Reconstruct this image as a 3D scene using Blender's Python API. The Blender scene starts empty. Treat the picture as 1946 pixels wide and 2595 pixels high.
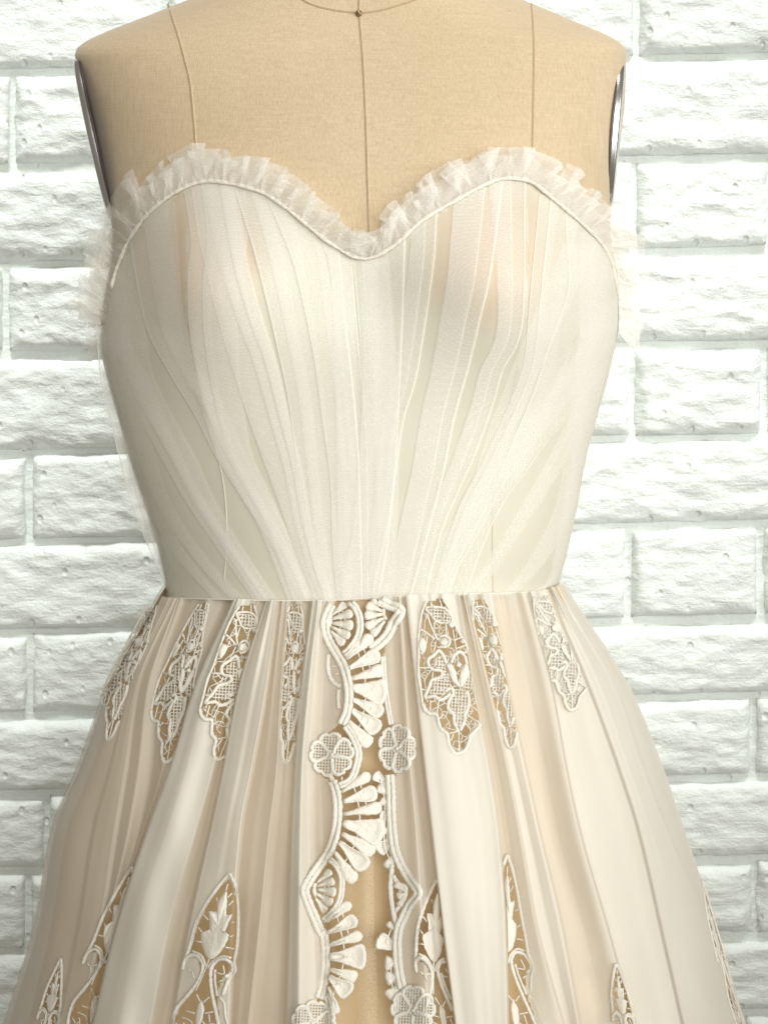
import bpy, bmesh, math, random
import numpy as np
from mathutils import Vector, noise
random.seed(7); np.random.seed(7)
S = bpy.context.scene
COL = S.collection
# ------------------------------------------------------------------ camera
W, H = 1946.0, 2595.0                       # pixel frame used for measurements taken from the photograph
PITCH = math.radians(11.0)
CAM = np.array([0.0, -1.1, 1.05 + 1.1*math.tan(PITCH)])
FPX = (1.1/math.cos(PITCH))/0.000285
cd = bpy.data.cameras.new('camera'); cam = bpy.data.objects.new('camera', cd); COL.objects.link(cam)
cam.location = CAM; cam.rotation_euler = (math.radians(90)-PITCH, 0, 0)
cd.sensor_fit = 'VERTICAL'; cd.sensor_height = 24.0; cd.lens = 24.0*FPX/H
cd.clip_start = 0.05; cd.clip_end = 50
S.camera = cam
# ------------------------------------------------------------------ light
w = bpy.data.worlds.new('World'); S.world = w; w.use_nodes = True
bg = w.node_tree.nodes['Background']
bg.inputs[0].default_value = (1.0, 0.915, 0.755, 1); bg.inputs[1].default_value = 0.25
def area(name, loc, target, sx, sy, power, color, spread=180):
    l = bpy.data.lights.new(name, 'AREA'); l.shape = 'RECTANGLE'; l.size = sx; l.size_y = sy
    l.energy = power; l.color = color; l.spread = math.radians(spread)
    o = bpy.data.objects.new(name, l); COL.objects.link(o); o.location = loc
    o.rotation_euler = (Vector(target)-Vector(loc)).to_track_quat('-Z', 'Y').to_euler()
    return o
area('window_light', (0.24, -1.27, 1.42), (-0.15, 0, 1.05), 0.8, 1.0, 3.15, (0.99, 1.0, 0.985), 68)
area('side_window_light', (1.15, -0.75, 1.30), (0.02, -0.05, 1.05), 0.7, 1.0, 2.3, (0.985, 1.0, 0.99), 62)
area('overhead_light', (-0.16, -0.24, 2.32), (-0.16, 0.3, 1.20), 1.7, 0.3, 2.9, (0.965, 1.0, 0.98), 32)
S.view_settings.view_transform = 'Standard'; S.view_settings.look = 'None'
S.view_settings.exposure = 0.0; S.view_settings.gamma = 1.0
S.cycles.transparent_max_bounces = 32; S.cycles.max_bounces = 10
S.cycles.diffuse_bounces = 5; S.cycles.transmission_bounces = 8
# ------------------------------------------------------------------ helpers
_F = np.array([0, math.cos(PITCH), -math.sin(PITCH)]); _U = np.array([0, math.sin(PITCH), math.cos(PITCH)])
def at(px, py, Y):
    """world point at depth Y that is measured at pixel px,py of the photograph"""
    px = np.asarray(px, float); py = np.asarray(py, float); Y = np.asarray(Y, float)
    a = (px-W/2)/FPX; b = (H/2-py)/FPX
    dx = a; dy = _F[1]+_U[1]*b; dz = _F[2]+_U[2]*b
    t = (Y-CAM[1])/dy
    return np.stack([CAM[0]+t*dx, CAM[1]+t*dy+0*dx, CAM[2]+t*dz+0*dx], -1)
def pchip(xs, ys):
    xs = np.array(xs, float); ys = np.array(ys, float); h = np.diff(xs); d = np.diff(ys)/h
    m = np.zeros(len(xs)); m[0] = d[0]; m[-1] = d[-1]
    for i in range(1, len(xs)-1):
        if d[i-1]*d[i] > 0:
            w1 = 2*h[i]+h[i-1]; w2 = h[i]+2*h[i-1]; m[i] = (w1+w2)/(w1/d[i-1]+w2/d[i])
    def f(x):
        x = np.asarray(x, float); i = np.clip(np.searchsorted(xs, x)-1, 0, len(xs)-2)
        t = (x-xs[i])/h[i]; tc = np.clip(t, 0, 1)
        v = (ys[i]*(2*tc**3-3*tc**2+1)+h[i]*m[i]*(tc**3-2*tc**2+tc)+ys[i+1]*(3*tc**2-2*tc**3)+h[i]*m[i+1]*(tc**3-tc**2))
        return v+np.where(t > 1, (t-1)*h[i]*m[i+1], 0)+np.where(t < 0, t*h[i]*m[i], 0)
    return f
def curve(pts, step=6.0):
    """Catmull-Rom resample of 2-D points at about `step`"""
    p = np.array(pts, float)
    if len(p) < 3:
        n = max(2, int(np.linalg.norm(p[1]-p[0])/step)+1); t = np.linspace(0, 1, n)[:, None]
        return p[0]*(1-t)+p[1]*t
    closed = np.allclose(p[0], p[-1])
    a = np.vstack([p[-2] if closed else 2*p[0]-p[1], p, p[1] if closed else 2*p[-1]-p[-2]])
    out = []
    for i in range(1, len(a)-2):
        n = max(1, int(np.linalg.norm(a[i+1]-a[i])/step))
        for k in range(n):
            t = k/n
            out.append(.5*(2*a[i]+(a[i+1]-a[i-1])*t+(2*a[i-1]-5*a[i]+4*a[i+1]-a[i+2])*t*t+(3*a[i]-a[i-1]-3*a[i+1]+a[i+2])*t**3))
    out.append(a[-2]); return np.array(out)
def inside(poly, x, y):
    poly = np.asarray(poly, float); x = np.asarray(x, float); y = np.asarray(y, float)
    r = np.zeros(x.shape, bool); j = len(poly)-1
    for i in range(len(poly)):
        xi, yi = poly[i]; xj, yj = poly[j]
        c = ((yi > y) != (yj > y))
        r ^= c & (x < (xj-xi)*(y-yi)/((yj-yi) if yj != yi else 1e-9)+xi); j = i
    return r
class MB:
    def __init__(s): s.v = []; s.f = []
    def add(s, v, f):
        o = len(s.v); s.v.extend([tuple(map(float, p)) for p in v]); s.f.extend([tuple(i+o for i in q) for q in f])
    def grid(s, P, keep=None, flip=False):
        n, m = P.shape[:2]; f = []
        for i in range(n-1):
            for j in range(m-1):
                if keep is None or keep[i, j]:
                    q = (i*m+j, i*m+j+1, (i+1)*m+j+1, (i+1)*m+j)
                    f.append(q[::-1] if flip else q)
        s.add(P.reshape(-1, 3), f)
    def tube(s, P, r, sides=6, flat=1.0, caps=True):
        P = np.asarray(P, float); n = len(P)
        if n < 2: return
        r = np.broadcast_to(np.asarray(r, float), (n,))
        T = np.gradient(P, axis=0); T /= np.linalg.norm(T, axis=1)[:, None]+1e-12
        N0 = np.array([0, -1.0, 0.15]); V = []
        for i in range(n):
            B = np.cross(T[i], N0); l = np.linalg.norm(B); B = B/l if l > 1e-6 else np.array([1.0, 0, 0])
            N = np.cross(B, T[i])
            for k in range(sides):
                a = 2*math.pi*k/sides
                V.append(P[i]+r[i]*(math.cos(a)*B+flat*math.sin(a)*N))
        f = []
        for i in range(n-1):
            for k in range(sides):
                k2 = (k+1) % sides
                f.append((i*sides+k, i*sides+k2, (i+1)*sides+k2, (i+1)*sides+k))
        if caps: f.append(tuple(range(sides))[::-1]); f.append(tuple((n-1)*sides+k for k in range(sides)))
        s.add(V, f)
    def build(s, name, mat, parent=None, smooth=True, clean=False):
        me = bpy.data.meshes.new(name); me.from_pydata(s.v, [], s.f); me.update()
        if clean:
            bm = bmesh.new(); bm.from_mesh(me)
            bmesh.ops.delete(bm, geom=[v for v in bm.verts if not v.link_faces], context='VERTS')
            bm.to_mesh(me); bm.free()
        if smooth: me.polygons.foreach_set('use_smooth', [True]*len(me.polygons))
        me.materials.append(mat)
        o = bpy.data.objects.new(name, me); COL.objects.link(o)
        if parent is not None: o.parent = parent; o.matrix_parent_inverse = parent.matrix_world.inverted()
        return o
def thing(name, label, cat, loc):
    o = bpy.data.objects.new(name, None); COL.objects.link(o); o.location = loc; o.empty_display_size = .05
    o['label'] = label; o['category'] = cat
    bpy.context.view_layer.update(); return o
# ------------------------------------------------------------------ materials
def mat(name):
    m = bpy.data.materials.new(name); m.use_nodes = True; t = m.node_tree; t.nodes.clear()
    out = t.nodes.new('ShaderNodeOutputMaterial'); return m, t, out
def nd(t, typ, **kw):
    n = t.nodes.new(typ)
    for k, v in kw.items():
        if k.startswith('i_'): n.inputs[k[2:].replace('_', ' ')].default_value = v
        else: setattr(n, k, v)
    return n
def coords(t, scale, kind='Object'):
    tc = nd(t, 'ShaderNodeTexCoord'); mp = nd(t, 'ShaderNodeMapping'); mp.inputs['Scale'].default_value = scale
    t.links.new(tc.outputs[kind], mp.inputs[0]); return mp.outputs[0]
def ramp(t, fac, a, b, p0=.3, p1=.7):
    r = nd(t, 'ShaderNodeValToRGB'); e = r.color_ramp.elements
    e[0].position = p0; e[0].color = (*a, 1); e[1].position = p1; e[1].color = (*b, 1)
    t.links.new(fac, r.inputs[0]); return r.outputs[0]
def noise_tex(t, vec, scale, detail=4, rough=.55):
    n = nd(t, 'ShaderNodeTexNoise'); n.inputs['Scale'].default_value = scale; n.inputs['Detail'].default_value = detail
    n.inputs['Roughness'].default_value = rough; t.links.new(vec, n.inputs['Vector']); return n.outputs['Fac']
def bump(t, h, strength, dist, normal=None):
    b = nd(t, 'ShaderNodeBump'); b.inputs['Strength'].default_value = strength; b.inputs['Distance'].default_value = dist
    t.links.new(h, b.inputs['Height'])
    if normal: t.links.new(normal, b.inputs['Normal'])
    return b.outputs[0]
def math_n(t, op, a, b):
    n = nd(t, 'ShaderNodeMath', operation=op)
    for i, v in enumerate((a, b)):
        if isinstance(v, (int, float)): n.inputs[i].default_value = v
        else: t.links.new(v, n.inputs[i])
    return n.outputs[0]
def brick_paint(name, tone, rough_scale):
    m, t, out = mat(name)
    v = coords(t, (1, 1, 1.9)); n1 = noise_tex(t, v, 42*rough_scale, 7, .62); n2 = noise_tex(t, coords(t, (1, 1, 1.2)), 180, 4, .6)
    vo = nd(t, 'ShaderNodeTexVoronoi'); vo.inputs['Scale'].default_value = 38; t.links.new(coords(t, (1, 1, 2.2)), vo.inputs['Vector'])
    h = math_n(t, 'ADD', math_n(t, 'MULTIPLY', n1, 1.0), math_n(t, 'MULTIPLY', n2, .18))
    h = math_n(t, 'ADD', h, math_n(t, 'MULTIPLY', vo.outputs['Distance'], .35))
    pit = nd(t, 'ShaderNodeTexVoronoi'); pit.inputs['Scale'].default_value = 30; t.links.new(coords(t, (1.3, 1, 1)), pit.inputs['Vector'])
    h = math_n(t, 'ADD', h, math_n(t, 'MULTIPLY', ramp(t, pit.outputs['Distance'], (0, 0, 0), (1, 1, 1), .06, .13), .55))   # small chips and blow-holes
    p = nd(t, 'ShaderNodeBsdfPrincipled'); p.inputs['Roughness'].default_value = .55
    c = ramp(t, noise_tex(t, coords(t, (1, 1, 1)), 9, 5), tone, tuple(x*.94 for x in tone))
    t.links.new(c, p.inputs['Base Color']); t.links.new(bump(t, h, .5, .0070), p.inputs['Normal'])
    t.links.new(p.outputs[0], out.inputs[0]); return m
M_BRICK = brick_paint('white_painted_brick', (.765, .80, .77), 1.0)
M_MORTAR = brick_paint('white_painted_mortar', (.72, .76, .725), .6)
def linen():
    m, t, out = mat('beige_linen')
    a = noise_tex(t, coords(t, (1100, 1100, 55)), 1, 3, .6); b = noise_tex(t, coords(t, (70, 70, 1300)), 1, 3, .6)
    c = noise_tex(t, coords(t, (1, 1, 1)), 14, 3); wv = math_n(t, 'ADD', math_n(t, 'MULTIPLY', a, .66), math_n(t, 'MULTIPLY', b, .34))
    col = ramp(t, wv, (.465, .35, .215), (.62, .49, .325), .3, .7)
    mx = nd(t, 'ShaderNodeMixRGB', blend_type='MULTIPLY'); mx.inputs[0].default_value = 1
    t.links.new(col, mx.inputs[1]); t.links.new(ramp(t, c, (.95, .94, .92), (1, 1, 1)), mx.inputs[2])
    p = nd(t, 'ShaderNodeBsdfPrincipled'); p.inputs['Roughness'].default_value = .85; p.inputs['Sheen Weight'].default_value = .25
    t.links.new(mx.outputs[0], p.inputs['Base Color']); t.links.new(bump(t, wv, .35, .0012), p.inputs['Normal'])
    t.links.new(p.outputs[0], out.inputs[0]); return m
M_LINEN = linen()
def cloth(name, col, trans=.2, clear=0.0, rough=.6, sheen=.2, weave=900, bumpd=.0004, spec=.3):
    m, t, out = mat(name)
    n = noise_tex(t, coords(t, (weave, weave, weave*.5)), 1, 2); big = noise_tex(t, coords(t, (1, 1, .5)), 22, 3)
    c = ramp(t, big, tuple(x*.965 for x in col), col)
    p = nd(t, 'ShaderNodeBsdfPrincipled'); p.inputs['Roughness'].default_value = rough
    p.inputs['Sheen Weight'].default_value = sheen; p.inputs['Specular IOR Level'].default_value = spec
    t.links.new(c, p.inputs['Base Color']); t.links.new(bump(t, n, .3, bumpd), p.inputs['Normal'])
    tr = nd(t, 'ShaderNodeBsdfTranslucent'); t.links.new(c, tr.inputs[0])
    mx = nd(t, 'ShaderNodeMixShader'); mx.inputs[0].default_value = trans
    t.links.new(p.outputs[0], mx.inputs[1]); t.links.new(tr.outputs[0], mx.inputs[2]); s = mx.outputs[0]
    if clear > 0:
        tp = nd(t, 'ShaderNodeBsdfTransparent'); m2 = nd(t, 'ShaderNodeMixShader'); m2.inputs[0].default_value = clear
        t.links.new(s, m2.inputs[1]); t.links.new(tp.outputs[0], m2.inputs[2]); s = m2.outputs[0]
    t.links.new(s, out.inputs[0]); return m
def tulle(name, col, dens, net, scale=620):
    """fine net: threads of a small cell pattern over clear gaps"""
    m, t, out = mat(name)
    vo = nd(t, 'ShaderNodeTexVoronoi', feature='DISTANCE_TO_EDGE'); vo.inputs['Scale'].default_value = scale
    vo.inputs['Randomness'].default_value = .55; t.links.new(coords(t, (1, 1, .8)), vo.inputs['Vector'])
    thread = ramp(t, vo.outputs['Distance'], (1, 1, 1), (0, 0, 0), .05, .2)
    fac = math_n(t, 'ADD', math_n(t, 'MULTIPLY', thread, net), dens)
    d = nd(t, 'ShaderNodeBsdfDiffuse'); d.inputs[0].default_value = (*col, 1)
    tr = nd(t, 'ShaderNodeBsdfTranslucent'); tr.inputs[0].default_value = (*col, 1)
    mx = nd(t, 'ShaderNodeMixShader'); mx.inputs[0].default_value = .35
    t.links.new(d.outputs[0], mx.inputs[1]); t.links.new(tr.outputs[0], mx.inputs[2])
    tp = nd(t, 'ShaderNodeBsdfTransparent'); m2 = nd(t, 'ShaderNodeMixShader')
    t.links.new(fac, m2.inputs[0]); t.links.new(tp.outputs[0], m2.inputs[1]); t.links.new(mx.outputs[0], m2.inputs[2])
    t.links.new(m2.outputs[0], out.inputs[0]); return m
def plain(name, col, rough=.5, metal=0.0):
    m, t, out = mat(name); p = nd(t, 'ShaderNodeBsdfPrincipled'); p.inputs['Base Color'].default_value = (*col, 1)
    p.inputs['Roughness'].default_value = rough; p.inputs['Metallic'].default_value = metal
    n = noise_tex(t, coords(t, (1, 1, 1)), 30, 3); t.links.new(bump(t, n, .1, .001), p.inputs['Normal'])
    t.links.new(p.outputs[0], out.inputs[0]); return m
IVORY = (.90, .868, .785)
M_LINING = cloth('ivory_satin_lining', (.64, .60, .485), .08, 0, .42, .15, 700, .0003, .35)
M_OVER = cloth('ivory_chiffon', IVORY, .22, .49, .5, .35, 1100, .0003, .3)
M_UNDER = cloth('tan_underskirt', (.665, .495, .285), .1, 0, .6, .15, 900)
M_TULLE = tulle('bodice_tulle', (.955, .94, .885), .30, .13, 900)
M_FRILL = tulle('frill_tulle', (.96, .945, .90), .24, .14, 1300)
M_SKTUL = tulle('skirt_tulle', (.80, .70, .52), .16, .22)
M_BIND = cloth('ivory_binding', (.85, .79, .68), .15, 0, .6, .3, 900)
M_LACE = cloth('ivory_lace_thread', (.80, .755, .66), .12, 0, .6, .4, 620, .0030, .25)
M_CHROME = plain('polished_chrome', (.62, .61, .60), .26, 1.0)
M_DARK = plain('dark_plate_edge', (.06, .04, .035), .4)
M_THREAD = plain('seam_thread', (.46, .34, .20), .8)
M_NUB = plain('brass_pin', (.30, .20, .11), .35, .7)
# ------------------------------------------------------------------ brick wall
WY = 0.30
wall = thing('brick_wall', 'white painted rough brick wall behind the dress form', 'wall', (0, WY, 0))
rowsL = [-330, -70, 179, 419, 663, 891, 1143, 1367, 1595, 1809, 2004, 2199, 2407, 2605, 2800, 2990]
rowsR = [-380, -120, 138, 391, 627, 867, 1098, 1318, 1558, 1756, 1963, 2167, 2362, 2557, 2745, 2930]
joints = [[-600, 60, 700, 1360, 1990, 2600], [-900, -260, 420, 1010, 1613, 2280, 2800], [-620, 35, 690, 1350, 1962, 2560],
          [-300, 440, 1040, 1606, 1948, 2560], [-650, 16, 680, 1330, 2010, 2600], [-280, 470, 1030, 1600, 1934, 2520],
          [-640, 77, 700, 1340, 1985, 2580], [-260, 450, 1020, 1590, 1926, 2500], [-560, 79, 710, 1350, 1990, 2560],
          [-250, 460, 1010, 1450, 1905, 2480], [-540, 122, 730, 1340, 2000, 2560], [-530, 75, 700, 1300, 1909, 2480],
          [-260, 420, 980, 1500, 2060, 2640], [-600, 90, 700, 1280, 1880, 2500], [-300, 380, 960, 1560, 2150, 2700]]
def rowy(r, x, up):
    t = x/W; return rowsL[r]*(1-t)+rowsR[r]*t
G = 10                                                       # half width of a joint in measured pixels
for r in range(len(rowsL)-1):
    js = joints[r % len(joints)]
    for a, b in zip(js[:-1], js[1:]):
        g1, g2 = (random.uniform(.7, 1.2)*G for _ in (0, 1))
        gt, gb = random.uniform(12, 23), random.uniform(1, 7)
        cn = [(a+g1, rowy(r, a, 1)+gt), (b-g2, rowy(r, b, 1)+gt), (b-g2, rowy(r+1, b, 0)-gb), (a+g1, rowy(r+1, a, 0)-gb)]
        q = [at(x, y, WY) for x, y in cn]; c = sum(q)/4
        seen = b > -50 and a < W+50
        nx, nz = (max(14, int((b-a)/9)), 24) if seen else (16, 8)
        sd = random.random()*100; P = np.zeros((nz+3, nx+3, 3))
        tilt = random.uniform(-.0015, .0015); proud = random.uniform(.0065, .0105)
        for i in range(nz+3):
            for j in range(nx+3):
                u = min(max((j-1)/nx, 0), 1); v = min(max((i-1)/nz, 0), 1)
                p = (q[0]*(1-u)+q[1]*u)*(1-v)+(q[3]*(1-u)+q[2]*u)*v
                eu = min(u, 1-u)*(b-a); ev = min(v, 1-v)*200; e = min(eu, ev)
                wob = noise.noise(Vector((p[0]*28+sd, p[2]*28, 1.7)))
                wob2 = noise.noise(Vector((p[0]*90+sd, p[2]*110, 5.1)))
                edge = 1-math.exp(-max(e+2+15*wob+6*wob2, 0)/9.0)
                rel = noise.fractal(Vector((p[0]*26+sd, sd, p[2]*52)), .75, 2.1, 6)*.0019
                rid = abs(noise.noise(Vector((p[0]*38+p[2]*30+sd, p[2]*85, 3.3))))*-.0018
                rim = i in (0, nz+2) or j in (0, nx+2)
                d = -.002 if rim else proud*edge+(rel+rid)*(.25+.75*edge)+tilt*(u-.5)
                sh = (0.0026*wob+.0014*wob2) if e < 14 else 0
                P[i, j] = (p[0]+sh*(1 if u < .5 else -1)-c[0], -d, p[2]+sh*(1 if v > .5 else -1)-c[2])
        mb = MB(); mb.grid(P, flip=True)
        o = mb.build('brick', M_BRICK); o.parent = wall; o.location = (c[0], 0, c[2])
mb = MB(); n, m2 = 90, 110; P = np.zeros((n, m2, 3))
p0 = at(-1000, -420, WY); p1 = at(2950, 3050, WY)
for i in range(n):
    for j in range(m2):
        x = p0[0]+(p1[0]-p0[0])*j/(m2-1); z = p0[2]+(p1[2]-p0[2])*i/(n-1)
        P[i, j] = (x, .0005-.002*noise.fractal(Vector((x*22, z*40, 9)), .8, 2, 4), z)
mb.grid(P, flip=True)
b2 = P.copy(); b2[:, :, 1] = .1; mb.grid(b2)
o = mb.build('mortar', M_MORTAR); o.parent = wall
# ------------------------------------------------------------------ torso shape (tables in displayed pixels, Q converts)
Q = 1946/1659.0
def tab(rows): a = np.array(rows, float)*Q; return pchip(a[:, 0], a[:, 1])
TL = tab([(-260, 652), (-140, 648), (-100, 640), (-75, 598), (-30, 480), (12, 375), (45, 290), (80, 204), (95, 178), (105, 167), (118, 163), (140, 168), (180, 180), (250, 199), (300, 210), (400, 229), (470, 240), (520, 244), (560, 241), (620, 230), (680, 222), (750, 220), (800, 229), (900, 256), (1000, 284), (1100, 317), (1200, 347), (1275, 360), (1400, 352)])
TR = tab([(-260, 888), (-140, 895), (-100, 906), (-75, 951), (-30, 1060), (0, 1131), (45, 1238), (82, 1322), (97, 1343), (108, 1350), (120, 1352), (200, 1350), (300, 1340), (400, 1326), (450, 1318), (520, 1320), (560, 1328), (620, 1336), (700, 1334), (800, 1315), (900, 1288), (1000, 1262), (1100, 1244), (1200, 1222), (1270, 1206), (1400, 1210)])
_fy = np.array([(-260, .05), (-140, .05), (-60, .05), (0, .053), (60, .059), (100, .064), (200, .076), (300, .086), (400, .096), (500, .104), (600, .108), (700, .105), (800, .100), (900, .096), (1000, .094), (1100, .092), (1200, .092), (1300, .094), (1400, .096)])
TF = pchip(_fy[:, 0]*Q, _fy[:, 1])
def torsoY(px, py):
    px = np.asarray(px, float); py = np.asarray(py, float)
    l, r = TL(py), TR(py); c = (l+r)/2; hw = (r-l)/2; u = np.clip(np.abs((px-c)/hw), 0, 1)
    y = -TF(py)*np.power(np.clip(1-u**2.6, 0, 1), .5)
    for bx, by in ((455, 640), (1110, 635)):
        dx = (px/Q-bx)/150; dy = (py/Q-by); dy = np.where(dy > 0, dy/165, dy/165)
        y = y-.024*np.exp(-(dx**2+dy**2)*.9)*np.clip(1.25*(1-u**6), 0, 1)
    for xs_, ys_, h_, k_ in (((1131, 1136, 1143, 1138, 1128, 1118), (395, 470, 550, 650, 740, 840), .0020, 1), ((402, 402, 403, 410, 428, 466), (440, 520, 620, 720, 830, 960), .0026, 1)):
        d = px/Q-np.interp(py/Q, ys_, xs_); win = np.clip((py/Q-ys_[0])/60, 0, 1)*np.clip((ys_[-1]+40-py/Q)/130, 0, 1)   # dart folds
        y = y-h_*win*np.where(d > 0, np.exp(-np.abs(d)/55), np.exp(-np.abs(d)/15))
    # hollow between and below the bust
    y = y+.010*np.exp(-((px/Q-790)/110)**2-((py/Q-620)/110)**2)
    return y
def torsoP(px, py, off=0.0): return at(px, py, torsoY(px, py)-off)
def half_ring(py, L, R, Yf, B, ncol, off=0.0, grow=0.0):
    l, r = L(py)-grow, R(py)+grow; c = (l+r)/2; hw = (r-l)/2
    u = -np.cos(np.linspace(0, math.pi, ncol)); px = c+hw*u
    return px, at(px, np.full(ncol, py), Yf(px, np.full(ncol, py))-off)
form = thing('dress_form', 'beige linen dressmaker form with bare shoulders wearing the ivory dress', 'dress form', (0, 0, 0.6))
mb = MB(); rows = list(np.concatenate([np.linspace(-260, 60, 26), np.linspace(66, 150, 26), np.linspace(160, 1290, 90)])*Q)
ncol, nb = 90, 40; G3 = []
for py in rows:
    px, A = half_ring(py, TL, TR, torsoY, None, ncol)
    a = np.linspace(0, math.pi, nb+2)[1:-1]; pl, pr = A[0], A[-1]
    bd = np.interp(py/Q, [-260, -75, 100, 200, 500, 800, 1290], [.05, .055, .05, .075, .105, .1, .09])
    cx = (pl+pr)/2; bx = cx[0]+(pr[0]-pl[0])/2*np.cos(a); by = bd*np.power(np.sin(a), .8); bz = cx[2]+0*a
    G3.append(np.vstack([A, np.stack([bx, by, bz], -1), A[:1]]))
mb.grid(np.array(G3))
top = G3[0][:-1]; mb.add(list(top)+[top.mean(0)], [(i, (i+1) % len(top), len(top)) for i in range(len(top))])
mb.build('torso', M_LINEN, form)
def on_form(pts, name, w_, m, off=.0003, flat=.5):
    c = curve(np.array(pts)*Q, 8); mb = MB(); mb.tube(torsoP(c[:, 0], c[:, 1], off), w_, 5, flat); return mb.build(name, m, form)
for pts in ([(362, 8), (372, 40), (385, 80), (401, 140), (410, 180), (417, 250), (421, 300), (426, 360)],
            [(1146, 8), (1150, 50), (1152, 110), (1151, 200), (1149, 300), (1148, 360)],
            [(774, -40), (775, 30), (780, 90), (784, 150), (789, 260), (792, 360), (795, 460), (797, 560)],
            [(640, -8), (668, 8), (700, 18), (740, 25), (775, 28), (810, 25), (850, 15), (890, 2), (915, -10)]):
    on_form(pts, 'seam', .00042, M_THREAD, .0002)
    q2 = np.array(pts, float); vertical = abs(q2[-1, 1]-q2[0, 1]) > 100
    q2[:, 0] += 2.6 if vertical else 0; q2[:, 1] -= 0 if vertical else 2.5
    on_form(q2, 'seam_piping', .00055, M_LINEN, .0003, .8)
mb = MB(); c = torsoP(775*Q, 29*Q, .001); ring = []
for k in range(6):
    rr = [.0022, .0022, .0019, .0013, .0006, .0001][k]; ring.append([c+np.array([rr*math.cos(a), -.0004*k, rr*math.sin(a)]) for a in np.linspace(0, 2*math.pi, 17)])
mb.grid(np.array(ring)); mb.build('neck_pin', M_NUB, form)
def plate(center, axis_top, axis_bot, side, w_front, w_back, name):
    """oval metal disc closing the armhole; long axis given in the picture plane, short axis runs front to back"""
    ctr = at(*center, 0.0); t = at(*axis_top, 0.0); b_ = at(*axis_bot, 0.0); A = (t-b_)/2; ctr = (t+b_)/2
    fr = np.array(w_front)
    for nm, m, sc, lift, th in (('armhole_plate', M_CHROME, 1.0, 0.0, .003), ('plate_rim', M_DARK, 1.012, -.003, .001)):
        mb = MB(); n_ = 64; rings = []
        nrm = np.cross(A, fr); nrm /= np.linalg.norm(nrm); nrm *= (1 if nrm[0]*side > 0 else -1)
        for s_, d_ in ((1.0, -th), (1.0, 0), (.97, .0012), (.9, .0016), (.6, .0022), (.3, .0024), (.001, .0025)):
            rings.append([ctr+A*sc*s_*math.cos(a)+fr*sc*s_*math.sin(a)+nrm*(d_+lift) for a in np.linspace(0, 2*math.pi, n_+1)])
        mb.grid(np.array(rings)); 
        o = mb.build(nm, m, None)
        if nm == 'armhole_plate': o.parent = form; o.matrix_parent_inverse = form.matrix_world.inverted(); host = o
        else: o.parent = host
plate((232, 355), (190, 150), (282, 560), -1, (.0052, -.038, .0), 0, 'l')
plate((1576, 340), (1579, 155), (1546, 525), 1, (.0045, .030, 0), 0, 'r')
# ------------------------------------------------------------------ dress
dress = thing('dress', 'strapless ivory tulle dress with frilled sweetheart neckline and lace cutwork skirt', 'dress', (0, 0, 0.6))
BIND = np.array([(228, 700), (236, 650), (248, 595), (262, 556), (278, 520), (305, 480), (330, 452), (360, 428), (392, 408), (425, 395), (460, 391), (510, 399), (545, 408), (575, 420), (615, 447), (650, 475), (700, 516), (750, 548), (780, 558), (800, 557), (820, 550), (859, 524), (914, 475), (979, 436), (1039, 403), (1079, 387), (1119, 386), (1154, 397), (1199, 433), (1254, 480), (1294, 520), (1318, 560), (1330, 610), (1337, 670), (1339, 720)], float)*Q
bc = curve(BIND, 6); _o = np.argsort(bc[:, 0])
def bindy(x): return np.interp(x, bc[_o, 0], bc[_o, 1])
WAIST = pchip([380, 427, 500, 587, 693, 813, 870, 919, 1015, 1111, 1241, 1361, 1410, 1470], [1508, 1515, 1518, 1520, 1523, 1523, 1521, 1517, 1511, 1509, 1505, 1500, 1492, 1478])
def BL(py): return TL(py)-2
def BR(py): return TR(py)+2
def bodice(name, m, off, ncol, step, drop=0):
    mb = MB(); rows = np.arange(375*Q, 1300*Q, step); Gx = []; Gy = []; GP = []
    for py in rows:
        l, r = BL(py), BR(py); u = -np.cos(np.linspace(0, math.pi, ncol)); u = .45*u+.55*np.linspace(-1, 1, ncol)
        px = (l+r)/2+(r-l)/2*u; Gx.append(px); Gy.append(np.full(ncol, py))
    Gx = np.array(Gx); Gy = np.array(Gy)
    Yc = np.minimum(Gy, WAIST(Gx)+6)
    P = at(Gx, Yc, torsoY(Gx, Yc)-off)
    cx = (Gx[:-1, :-1]+Gx[1:, 1:])/2; cy = (Gy[:-1, :-1]+Gy[1:, 1:])/2
    keep = (cy > bindy(cx)+drop) & (cy < WAIST(cx)+8)
    mb.grid(P, keep)
    # back of the bodice
    B = []
    for i, py in enumerate(rows):
        a = np.linspace(0, math.pi, 30); pl, pr = P[i, 0], P[i, -1]
        bd = np.interp(py/Q, [375, 500, 800, 1300], [.1, .109, .104, .096])
        B.append(np.stack([(pl[0]+pr[0])/2+(pr[0]-pl[0])/2*np.cos(a), bd*np.power(np.sin(a), .8)+pl[1]*0-off, (pl[2]+pr[2])/2+0*a], -1))
    kb = np.repeat((rows[:-1] > 690*Q)[:, None], 29, 1); mb.grid(np.array(B), kb)
    return mb.build(name, m, dress, clean=True)
bodice('bodice_lining', M_LINING, .003, 150, 6)
m_, t_, out_ = mat('nude_cup_cloth'); at_ = nd(t_, 'ShaderNodeAttribute', attribute_name='fade')
d_ = nd(t_, 'ShaderNodeBsdfDiffuse'); d_.inputs[0].default_value = (.80, .64, .48, 1); tp_ = nd(t_, 'ShaderNodeBsdfTransparent'); mx_ = nd(t_, 'ShaderNodeMixShader')
t_.links.new(at_.outputs['Fac'], mx_.inputs[0]); t_.links.new(tp_.outputs[0], mx_.inputs[1]); t_.links.new(d_.outputs[0], mx_.inputs[2]); t_.links.new(mx_.outputs[0], out_.inputs[0])
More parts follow.
